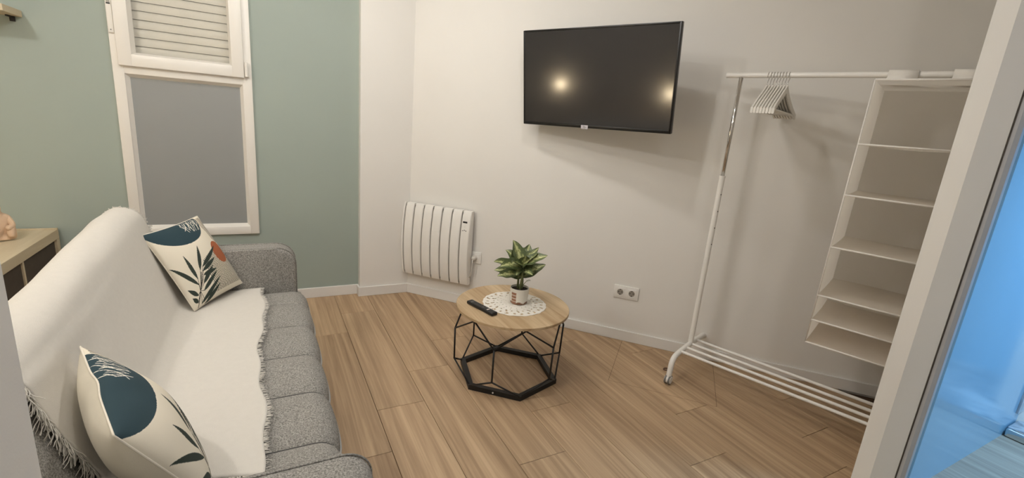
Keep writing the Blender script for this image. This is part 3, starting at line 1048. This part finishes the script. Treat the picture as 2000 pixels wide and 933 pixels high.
for s, uu in ((1, OU0), (-1, OU1)):
    fab('side_panel', lambda a, b, uu=uu, s=s: K(uu + lean(OBOT + b * (OT - OBOT)) + s * 0.004 * math.sin(b * PI * 6) ** 2 * math.sin(a * PI), OV0 + a * (OV1 - OV0), OBOT + b * (OT - OBOT)), 8, 48)
fab('back_panel', lambda a, b: K(OU0 + lean(OBOT + b * (OT - OBOT)) + a * (OU1 - OU0), OV0 + 0.003 * math.sin(a * PI) * math.sin(b * 19), OBOT + b * (OT - OBOT)), 8, 30)
for i, z in enumerate([OT] + shz + [OBOT]):
    sag = 0.0 if i in (0,) else 0.006
    fab('top_panel' if i == 0 else 'shelf', lambda a, b, z=z, sag=sag: K(OU0 + lean(z) + a * (OU1 - OU0), OV0 + b * (OV1 - OV0), z - sag * math.sin(a * PI) * math.sin(b * PI * 0.8) + 0.003 * math.sin(b * 9 + z * 20) * math.sin(a * PI)), 12, 14, 0.006)
bm = B()
for i, z in enumerate([OT] + shz + [OBOT]):
    tube(bm, [K(OU0 + lean(z), OV1, z), K(OU1 + lean(z), OV1, z)], 0.0038, 8)
for uu in (OU0, OU1):
    tube(bm, [K(uu, OV1, OT), K(uu + lean(OBOT), OV1, OBOT)], 0.0032, 8)
emit_mesh('edge_binding', bm, M_binding, OG, True)
for u0 in (0.577, 0.778):
    ring = []
    for t in range(0, 181, 15):
        ring.append((0.0165 * math.cos(math.radians(t)), BZ + 0.0165 * math.sin(math.radians(t))))
    ring = [(0.035, OT + 0.004), (0.0185, BZ - 0.012)] + ring + [(-0.0185, BZ - 0.012), (-0.035, OT + 0.004)]
    bm = B()
    vs0 = [bm.verts.new(K(u0 + 0.004 * (0.5 if z > BZ - 0.02 else -1), v, z)) for v, z in ring]
    vs1 = [bm.verts.new(K(u0 + 0.100, v, z)) for v, z in ring]
    for i in range(len(ring) - 1):
        bm.faces.new((vs0[i], vs0[i + 1], vs1[i + 1], vs1[i]))
    o = emit_mesh('strap', bm, M_binding, OG, True, auto=60)
    md = o.modifiers.new('solid', 'SOLIDIFY'); md.thickness = 0.003; md.offset = 1

# small brown loop on the floor beside the caster
bm = B(); tube(bm, [Vector((1.985 + 0.016 * math.cos(t) * 1.0, 1.668 + 0.011 * math.sin(t), 0.0032)) for t in [2 * PI * k / 20 for k in range(20)]], 0.003, 8, closed=True)
emit_mesh('hair_tie', bm, M_rubber, None, True, label='small brown loop on the floor behind the front caster', cat='hair tie')

# ------------------------------------------------------------------ sofa
SF = thing('sofa', 'grey fabric sofa with a channel-stitched seat below the window', 'sofa', (-0.2, 1.63, 0.0))
SY0, SY1 = 0.858, 2.412
seams = [0.858, 0.945, 1.207, 1.470, 1.733, 1.998, 2.255, 2.412]


def seat_profile(s):
    """point and outward normal along the seat from back to front and down; s in 0..1"""
    xa, xf, zt, zb, r = -0.46, 0.150, 0.384, 0.235, 0.055
    l1 = xf - r - xa; l2 = r * PI / 2; l3 = zt - r - zb
    d = s * (l1 + l2 + l3)
    if d < l1:
        return (xa + d, zt, 0, 1)
    if d < l1 + l2:
        a = (d - l1) / r
        return (xf - r + r * math.sin(a), zt - r + r * math.cos(a), math.sin(a), math.cos(a))
    return (xf, zt - r - (d - l1 - l2), 1, 0)


for k in range(len(seams) - 1):
    y0, y1 = seams[k], seams[k + 1]
    bm = B()
    def ch(u, v, y0=y0, y1=y1):
        x, z, nx, nz = seat_profile(u)
        t = 2 * v - 1
        bul = 0.018 * (1 - abs(t) ** 2.6) ** 0.6 * min(1, (y1 - y0) / 0.2)
        if x > 0.149 and z < 0.30:
            bul *= 0.8
        return (x + nx * bul, y0 + (y1 - y0) * v, z + nz * bul)
    grid(bm, ch, 44, 22)
    emit_mesh('seat_channel', bm, M_sofa, SF, True)
    bm = B()
    pts = []
    for i in range(41):
        x, z, nx, nz = seat_profile(i / 40)
        pts.append((x + nx * 0.0005, y1, z + nz * 0.0005))
    if k < len(seams) - 2:
        tube(bm, pts, 0.0022, 6); emit_mesh('seam', bm, M_seam, SF, True)
# piping along the front edge of the seat
pts = []
for k in range(len(seams) - 1):
    for i in range(12):
        v = i / 12
        t = 2 * v - 1
        bul = 0.018 * (1 - abs(t) ** 2.6) ** 0.6 * min(1, (seams[k + 1] - seams[k]) / 0.2)
        pts.append((0.151 + bul, seams[k] + (seams[k + 1] - seams[k]) * v, 0.318 - 0.3 * bul))
pts.append((0.151, SY1, 0.318))
bm = B(); tube(bm, pts, 0.0042, 8); emit_mesh('piping', bm, M_piping, SF, True)
bm = B(); box(bm, (-0.56, SY0 - 0.06, 0.12), (0.142, SY1 + 0.06, 0.372), 0.02); emit_mesh('seat_base', bm, M_sofa, SF, True, auto=40)


def arm_outline(x1, r):
    x0, z0, z1 = -0.60, 0.13, 0.612
    o = [(x0, z0), (x1, z0)]
    for i in range(10):
        a = math.radians(i * 10)
        o.append((x1 - r + r * math.cos(a), z1 - r + r * math.sin(a)))
    o += [(x1 - r, z1), (x0 + 0.04, z1), (x0, z1 - 0.04)]
    return o


for y0, y1, ax, ar in ((SY1, SY1 + 0.115, 0.118, 0.085), (SY0 - 0.125, SY0, 0.172, 0.060)):
    bm = B(); prism(bm, arm_outline(ax, ar), y0, y1)
    es = [e for e in bm.edges if abs(e.verts[0].co.y - e.verts[1].co.y) < 1e-5]
    bmesh.ops.bevel(bm, geom=es, offset=0.018, segments=4, profile=0.5, affect='EDGES')
    A_ = emit_mesh('armrest', bm, M_sofa, SF, True, auto=40)
    for yy in (y0 + 0.012, y1 - 0.012):
        bm = B(); tube(bm, [(x + 0.001 if x > 0 else x, yy, z + 0.0015) for x, z in arm_outline(ax, ar)[1:]], 0.0022, 6); emit_mesh('piping', bm, M_sofa, A_, True)


def ridge(y):
    """the back sags towards the near end"""
    return float(np.interp(y, [0.8, 1.2, 1.6, 2.0, 2.2, 2.4], [0.75, 0.785, 0.845, 0.915, 0.95, 0.952]))


def back_profile(s):
    pts = [(-0.352, 0.385), (-0.372, 0.46), (-0.405, 0.56), (-0.440, 0.66), (-0.468, 0.74), (-0.485, 0.785), (-0.504, 0.806), (-0.526, 0.812), (-0.548, 0.802), (-0.563, 0.778), (-0.570, 0.72), (-0.570, 0.55), (-0.565, 0.30)]
    L_ = [0]
    for a, b in zip(pts, pts[1:]):
        L_.append(L_[-1] + math.hypot(b[0] - a[0], b[1] - a[1]))
    d = s * L_[-1]
    for i in range(len(pts) - 1):
        if d <= L_[i + 1] + 1e-9:
            t = (d - L_[i]) / (L_[i + 1] - L_[i])
            a, b = pts[i], pts[i + 1]
            tx, tz_ = b[0] - a[0], b[1] - a[1]
            l = math.hypot(tx, tz_)
            return (a[0] + tx * t, a[1] + tz_ * t, tz_ / l, -tx / l)
    return (*pts[-1], -1, 0)


for k in range(len(seams) - 1):
    y0, y1 = seams[k], seams[k + 1]
    if k == 0:
        y0 = 0.90
    if k == len(seams) - 2:
        y1 = 2.36
    bm = B()
    def bk(u, v, y0=y0, y1=y1):
        x, z, nx, nz = back_profile(u)
        t = 2 * v - 1
        bul = 0.012 * (1 - abs(t) ** 2.6) ** 0.6
        yy = y0 + (y1 - y0) * v
        return (x + nx * bul, yy, 0.42 + (z + nz * bul - 0.42) * ridge(yy))
    g = grid(bm, bk, 36, 12)
    if k == 0:
        bm.faces.new([r[0] for r in g])
    if k == len(seams) - 2:
        bm.faces.new(list(reversed([r[-1] for r in g])))
    emit_mesh('backrest_channel', bm, M_sofa, SF, True, auto=60)
for x, y in ((-0.52, 0.80), (0.07, 0.80), (-0.52, 2.46), (0.07, 2.46)):
    bm = B(); tube(bm, [(x, y, 0.0), (x, y, 0.125)], [0.014, 0.020], 14); emit_mesh('leg', bm, M_dark, SF, True, auto=40)

# ------------------------------------------------------------------ throw over the sofa
TPATH = [(-0.592, 0.46), (-0.596, 0.60), (-0.597, 0.70), (-0.594, 0.765), (-0.583, 0.806), (-0.563, 0.832), (-0.533, 0.843), (-0.500, 0.836), (-0.472, 0.812), (-0.452, 0.765), (-0.424, 0.68), (-0.388, 0.575), (-0.355, 0.485), (-0.335, 0.448), (-0.300, 0.428), (-0.250, 0.4205), (-0.18, 0.4185), (-0.10, 0.4180), (-0.036, 0.4180)]


def cat(P, t):
    n = len(P) - 1
    f = t * n
    i = min(int(f), n - 1)
    f -= i
    p0 = P[max(i - 1, 0)]; p1 = P[i]; p2 = P[i + 1]; p3 = P[min(i + 2, n)]
    return tuple(0.5 * ((2 * p1[k]) + (-p0[k] + p2[k]) * f + (2 * p0[k] - 5 * p1[k] + 4 * p2[k] - p3[k]) * f * f + (-p0[k] + 3 * p1[k] - 3 * p2[k] + p3[k]) * f ** 3) for k in range(2))


def throw_pt(u, v, extra=0.0):
    """u along the path (0 behind the back, 1 front edge), v across from the near edge to the far edge"""
    x, z = cat(TPATH, u)
    a = cat(TPATH, max(0, u - 0.01)); b = cat(TPATH, min(1, u + 0.01))
    tx, tz_ = b[0] - a[0], b[1] - a[1]
    l = math.hypot(tx, tz_); nx, nz = -tz_ / l, tx / l
    if nz < 0 and u > 0.3:
        nx, nz = -nx, -nz
    y_near = 1.185 - 0.07 * max(0, min(1, (u - 0.55) / 0.3)) - 0.045 * max(0, min(1, (u - 0.85) / 0.15)) + 0.02 * math.sin(u * 9)
    y_far = 2.375 + 0.030 * max(0, min(1, (u - 0.75) / 0.2))
    y = y_near + (y_far - y_near) * v
    w = 0.0045 * noise.noise(Vector((u * 5.0, v * 4.0, 0.3))) + 0.0025 * noise.noise(Vector((u * 13.0, v * 9.0, 4.3)))
    # one soft fold running along the back
    w += 0.006 * math.exp(-((u - 0.50 - 0.05 * v) / 0.02) ** 2) * max(0, 1 - v * 1.6)
    w = max(w, -0.004) + 0.004 + extra
    if u > 0.82:
        x += (0.010 * math.sin(v * 10) + 0.006 * math.sin(v * 31 + 1)) * (u - 0.82) / 0.18
    zz_ = z + nz * w
    if zz_ > 0.42:
        zz_ = 0.42 + (zz_ - 0.42) * ridge(y)
    return Vector((x + nx * w, y, zz_))


bm = B(); grid(bm, throw_pt, 110, 120)
TH = emit_mesh('throw_blanket', bm, M_throw, None, True, label='white fringed throw draped over the back and seat of the grey sofa', cat='blanket')
md = TH.modifiers.new('solid', 'SOLIDIFY'); md.thickness = 0.004; md.offset = 1
fr = random.Random(12)


def strand(bm, p, d, l, w, curl):
    pts = []
    q = Vector(p); dd = Vector(d).normalized()
    for i in range(5):
        pts.append(q.copy())
        dd = (dd + Vector((fr.uniform(-1, 1), fr.uniform(-1, 1), fr.uniform(-0.7, 0.4))) * curl).normalized()
        q = q + dd * l / 4
    tube(bm, pts, [w, w, w, w * 0.9, w * 0.6], 4, cap=False)


# short frayed fringe of the front edge
bm = B()
for i in range(420):
    v = fr.random()
    p = throw_pt(1.0, v, 0.002)
    strand(bm, p, Vector((1, fr.uniform(-0.5, 0.5), 0.0)), fr.uniform(0.006, 0.017), 0.0011, 0.18)
emit_mesh('front_fringe', bm, M_throw, TH, True, kind='stuff')
bm = B()
for i in range(640):
    u = fr.uniform(0.16, 1.0)
    p = throw_pt(u, 0.0, 0.002)
    ln = fr.uniform(0.018, 0.05) if u < 0.75 else fr.uniform(0.006, 0.016)
    strand(bm, p, Vector((fr.uniform(0.0, 0.5) if u < 0.75 else 0, -1, -0.5 if u < 0.75 else 0.0)), ln, 0.0012, 0.30 if u < 0.75 else 0.15)
emit_mesh('side_fringe', bm, M_throw, TH, True, kind='stuff')
bm = B()
for i in range(420):
    u = fr.uniform(0.12, 0.98)
    p = throw_pt(u, 1.0, 0.002)
    strand(bm, p, Vector((fr.uniform(-0.3, 0.4), 1, 0.10 if u < 0.5 else 0.0)), fr.uniform(0.010, 0.026) if u < 0.6 else 0.008, 0.0012, 0.3)
emit_mesh('side_fringe', bm, M_throw, TH, True, kind='stuff')

# ------------------------------------------------------------------ printed cushions
def seg_d(u, v, a, b):
    ax, ay = a; bx, by = b
    dx, dy = bx - ax, by - ay
    t = np.clip(((u - ax) * dx + (v - ay) * dy) / (dx * dx + dy * dy), 0, 1)
    return np.hypot(u - ax - t * dx, v - ay - t * dy), t


def uv_of(px, py):
    """design coordinates read off the flat print"""
    X, Y = 260 + px / 3.888 - 275, 400 + py / 3.888 - 460
    return ((X * 147 - Y * 105) / 20160, (110 * Y + 38 * X) / 20160)


LEAVES = [((440, 540), (400, 358)), ((430, 600), (303, 425)), ((448, 645), (250, 497)), ((462, 715), (385, 665)),
          ((457, 520), (558, 360)), ((465, 552), (553, 458)), ((475, 582), (577, 543)), ((485, 640), (540, 518)),
          ((500, 690), (583, 560)), ((512, 770), (622, 603)), ((548, 778), (633, 655)), ((478, 760), (430, 725))]


def design(u, v):
    """printed motif as a colour for each (u, v) of the cushion face"""
    cream, teal, rust, black, leafc, white = [np.array(lin(c)) for c in ((226, 217, 198), (34, 58, 66), (164, 92, 56), (40, 36, 32), (44, 54, 46), (226, 220, 206))]
    C = np.tile(cream, (u.size, 1))
    # fine upright lines lower right
    m = (u > 0.40) & (u < 0.985) & (v > 0.52 + 0.05 * np.sin(u * 7)) & (v < 0.95)
    ph = np.sin(2 * PI * (u + 0.006 * np.sin(v * 23 + u * 9)) / 0.026)
    C[m & (ph > 0.25)] = black * 1.3
    # rust disc
    C[np.hypot((u - 0.815) * 1.05, v - 0.51) < 0.150] = rust
    # black stripes by the right edge
    m = (v > 0.02) & (v < 0.40) & (u > 0.845 + 0.35 * (v - 0.05) ** 2) & (u < 0.985)
    C[m & (np.sin(2 * PI * u / 0.030) > 0.15)] = black
    # teal half disc along the top edge
    half = (((u - 0.435) / 0.445) ** 2 + ((v + 0.01) / 0.295) ** 2 < 1) & (v < 0.32)
    C[half] = teal
    # white scribbles on its right end
    sr = random.Random(5)
    for k in range(16):
        x0 = 0.56 + 0.02 * k; y0 = 0.005 + 0.01 * (k % 4)
        x, y = x0, y0
        for s_ in range(3):
            x2 = x + sr.uniform(-0.05, 0.02); y2 = y + sr.uniform(0.02, 0.055)
            d, t = seg_d(u, v, (x, y), (x2, y2))
            C[(d < 0.0032) & half] = white
            x, y = x2, y2
    # palm leaf
    st = [uv_of(492, 792), uv_of(470, 690), uv_of(450, 560)]
    for a, b in zip(st, st[1:]):
        d, t = seg_d(u, v, a, b); C[d < 0.005] = black
    for a, b in LEAVES:
        a, b = uv_of(*a), uv_of(*b)
        bend = 0.02
        d, t = seg_d(u, v, a, b)
        C[d < 0.024 * np.sin(PI * np.clip(t, 0.02, 1) ** 0.75) ** 0.9 + 0.0015] = leafc
        d2, t2 = seg_d(u, v, st[1], a); C[d2 < 0.003] = black
    return C


def cushion(name, label, TL, TR, BR, BL, front, back, fold=0.0, pull=0.018, group='printed cushions on the sofa'):
    TL, TR, BR, BL = map(Vector, (TL, TR, BR, BL))
    ctr = (TL + TR + BR + BL) / 4
    nrm = (TR - TL).cross(BL - TL).normalized()
    if nrm.dot(Vector((0, 0, 1.29)) - ctr) < 0:
        nrm = -nrm
    Cn = thing(name, label, 'cushion', BL, None, group)
    n = 260
    def pos(u, v, amp):
        # edges drawn in a little between the corners
        iu = u + pull * (0.5 - u) * 2 * (4 * v * (1 - v)) ** 1.0
        iv = v + pull * (0.5 - v) * 2 * (4 * u * (1 - u)) ** 1.0
        p = TL * (1 - iu) * (1 - iv) + TR * iu * (1 - iv) + BR * iu * iv + BL * (1 - iu) * iv
        h = ((1 - (2 * u - 1) ** 2) * (1 - (2 * v - 1) ** 2))
        h = max(h, 0.0) ** 0.52
        w = 1 + 0.10 * noise.noise(Vector((u * 3.2, v * 3.2, amp * 10)))
        q = p + nrm * (amp * h * w)
        if fold:
            q = q + nrm * fold * math.exp(-((u - 0.52) / 0.10) ** 2) * math.exp(-(v / 0.14) ** 2) * (1 if v < 0.999 else 1)
        return q
    bm = B(); grid(bm, lambda u, v: pos(u, v, front), n, n)
    f = emit_mesh('front_cover', bm, M_print, Cn, True, label='printed side with teal half disc, rust dot and palm leaf')
    me = f.data
    at = me.color_attributes.new('print', 'FLOAT_COLOR', 'POINT')
    uu, vv = np.meshgrid(np.linspace(0, 1, n + 1), np.linspace(0, 1, n + 1), indexing='ij')
    C = design(uu.ravel(), vv.ravel())
    buf = np.ones((C.shape[0], 4)); buf[:, :3] = C
    at.data.foreach_set('color', buf.ravel())
    bm = B(); grid(bm, lambda u, v: pos(u, v, -back), 40, 40)
    emit_mesh('back_cover', bm, mat('cream_cotton', (222, 214, 196), 0.9, bump=0.3, bscale=900, var=0.02, vscale=30), Cn, True)
    bm = B()
    E_ = [pos(i / 30, 0, 0) for i in range(30)] + [pos(1, i / 30, 0) for i in range(30)] + [pos(1 - i / 30, 1, 0) for i in range(30)] + [pos(0, 1 - i / 30, 0) for i in range(30)]
    tube(bm, E_, 0.0022, 6, closed=True)
    emit_mesh('edge_seam', bm, mat('cream_edge', (228, 220, 204), 0.9, var=0.02), Cn, True)
    return Cn


kc = 0.985
def sc(p):
    return (p[0] * kc, p[1] * kc, 1.29 + (p[2] - 1.29) * kc)
cushion('throw_cushion', 'cushion with a teal half disc leaning by the far armrest', sc((-0.453, 2.279, 0.730)), sc((-0.286, 2.521, 0.756)), sc((-0.118, 2.434, 0.445)), sc((-0.285, 2.192, 0.420)), 0.060, 0.030)
cushion('throw_cushion', 'cushion seen nearly edge-on at the near end of the sofa', (-0.270, 0.987, 0.665), (-0.400, 1.329, 0.700), (-0.260, 1.362, 0.432), (-0.122, 1.012, 0.430), 0.066, 0.085, fold=0.006, pull=0.004)

# ------------------------------------------------------------------ bookcase behind the sofa
CX0, CX1, CY0, CY1, CZ = -1.40, -1.005, 2.20, 3.287, 0.535
BKC = thing('bookcase', 'low pale oak shelf unit against the sage wall behind the sofa', 'bookcase', ((CX0 + CX1) / 2, (CY0 + CY1) / 2, 0))
bm = B(); box(bm, (CX0, CY0, CZ - 0.050), (CX1, CY1, CZ), 0.002); emit_mesh('top_board', bm, M_oak2, BKC)
bm = B(); box(bm, (CX0, CY1 - 0.014, CZ), (CX1, CY1, CZ + 0.006), 0.001); emit_mesh('rear_lip', bm, M_oak2, BKC)
for y in (CY0, CY1 - 0.036):
    bm = B(); box(bm, (CX0, y, 0.0), (CX1, y + 0.036, CZ - 0.050), 0.002); emit_mesh('end_panel', bm, M_oak2, BKC)
bm = B(); box(bm, (CX0 + 0.01, 2.843, 0.038), (CX1 - 0.006, 2.859, CZ - 0.050), 0.001); emit_mesh('divider', bm, M_oak2, BKC)
bm = B(); box(bm, (CX0, CY0 + 0.036, 0.0), (CX1, CY1 - 0.036, 0.038), 0.002); emit_mesh('bottom_board', bm, M_oak2, BKC)
bm = B(); box(bm, (CX0, CY0 + 0.036, 0.038), (CX0 + 0.01, CY1 - 0.036, CZ - 0.05)); emit_mesh('back_board', bm, M_brown, BKC)
for y0, y1 in ((CY0 + 0.0375, 2.8415), (2.8605, CY1 - 0.0375)):
    bm = B(); box(bm, (CX0 + 0.03, y0, 0.039), (CX1 - 0.012, y1, CZ - 0.052), 0.002); emit_mesh('compartment_insert', bm, M_brown, BKC, label='dark brown insert filling a compartment')  # dark brown block filling the open compartment

# figurine on the bookcase: a little seated figure hugging its knees
FB = Vector((-1.165, 3.085, CZ))
bm = B()
joints = [((0, 0, 0.028), 0.036), ((0.004, 0, 0.062), 0.031), ((0.008, -0.002, 0.092), 0.026), ((0.010, -0.004, 0.108), 0.017), ((0.012, -0.006, 0.128), 0.027), ((0.012, -0.006, 0.142), 0.020),
          ((0.036, 0.026, 0.022), 0.022), ((0.050, 0.022, 0.060), 0.015), ((0.056, 0.020, 0.012), 0.013),
          ((0.036, -0.030, 0.022), 0.022), ((0.050, -0.026, 0.060), 0.015), ((0.056, -0.024, 0.012), 0.013),
          ((0.012, 0.032, 0.086), 0.013), ((0.046, 0.034, 0.058), 0.010), ((0.062, 0.006, 0.050), 0.009),
          ((0.012, -0.036, 0.086), 0.013), ((0.046, -0.038, 0.058), 0.010), ((0.062, -0.008, 0.050), 0.009)]
ed = [(0, 1), (1, 2), (2, 3), (3, 4), (4, 5), (0, 6), (6, 7), (7, 8), (0, 9), (9, 10), (10, 11), (2, 12), (12, 13), (13, 14), (2, 15), (15, 16), (16, 17)]
vs = [bm.verts.new(j[0]) for j in joints]
for a, b in ed:
    bm.edges.new((vs[a], vs[b]))
me = bpy.data.meshes.new('figurine')
bm.to_mesh(me); bm.free()
me.materials.append(M_tan)
FG = bpy.data.objects.new('figurine', me)
COL.objects.link(FG)
FG.location = FB
FG.rotation_euler = (0, 0, -0.9)
FG.scale = (1.22, 1.22, 1.22)
FG['label'] = 'small beige seated figurine on the pale oak shelf unit'
FG['category'] = 'figurine'
sk = FG.modifiers.new('skin', 'SKIN')
for i, j in enumerate(joints):
    me.skin_vertices[0].data[i].radius = (j[1], j[1])
me.skin_vertices[0].data[0].use_root = True
sb = FG.modifiers.new('sub', 'SUBSURF'); sb.levels = 2; sb.render_levels = 2

# wall shelf, upper left
SH = thing('wall_shelf', 'pale wooden wall shelf high on the sage wall at the left', 'shelf', (-1.5, GY, 1.59))
bm = B(); box(bm, (-2.0, 3.10, 1.594), (-1.018, GY, 1.624), 0.002); emit_mesh('board', bm, M_oak2, SH)
for x in (-1.9, -1.064):
    bm = B(); box(bm, (x, GY - 0.05, 1.587), (x + 0.012, GY, 1.5935), 0.001); box(bm, (x, GY - 0.008, 1.570), (x + 0.02, GY, 1.5935), 0.001); emit_mesh('bracket', bm, M_blackmetal, SH)

# ------------------------------------------------------------------ wall lamps on the left wall (mirrored in the screen)
def wall_lamp(p, power, label):
    Lp = thing('wall_lamp', label, 'lamp', p)
    p = Vector(p)
    bm = B(); box(bm, p + Vector((-0.10, -0.04, -0.06)), p + Vector((-0.085, 0.04, 0.06)), 0.004); emit_mesh('wall_plate', bm, M_whitemetal, Lp)
    bm = B(); tube(bm, [p + Vector((-0.086, 0, 0)), p + Vector((-0.03, 0, 0)), p + Vector((-0.01, 0, -0.02))], 0.008, 8); emit_mesh('arm', bm, M_whitemetal, Lp, True)
    bm = B(); lathe(bm, [(0, -0.05), (0.03, -0.045), (0.05, -0.01), (0.05, 0.02), (0.03, 0.05), (0, 0.055)], 20, p); emit_mesh('bulb_globe', bm, mat('lit_globe', (255, 236, 205), 0.4, emit=((1.0, 0.80, 0.52), power)), Lp, True)


wall_lamp((-3.0, 2.518, 0.76), 75.0, 'lit wall lamp mirrored at the left of the television screen')
wall_lamp((-3.0, 0.93, 0.52), 75.0, 'lit wall lamp mirrored at the right edge of the television screen')

# ------------------------------------------------------------------ bathroom beyond the doorway
bm = B(); box(bm, (3.20, -1.2, 0.0), (3.945, 0.592, 0.045), 0.004)
ST_ = emit_mesh('shower_tray', bm, M_marble, None, label='grey marble shower tray on the bathroom floor', cat='shower tray')
bm = B(); box(bm, (3.168, -1.2, 0.0), (3.199, 0.590, 0.046), 0.010, 3)
emit_mesh('threshold_bar', bm, M_chrome, None, True, label='chrome threshold bar along the edge of the shower tray', cat='threshold', auto=40)
bm = B(); box(bm, (3.262, 0.586, 0.10), (3.94, 0.597, 0.26), 0.002)
emit_mesh('trim_1', bm, M_marble, None, kind='structure')
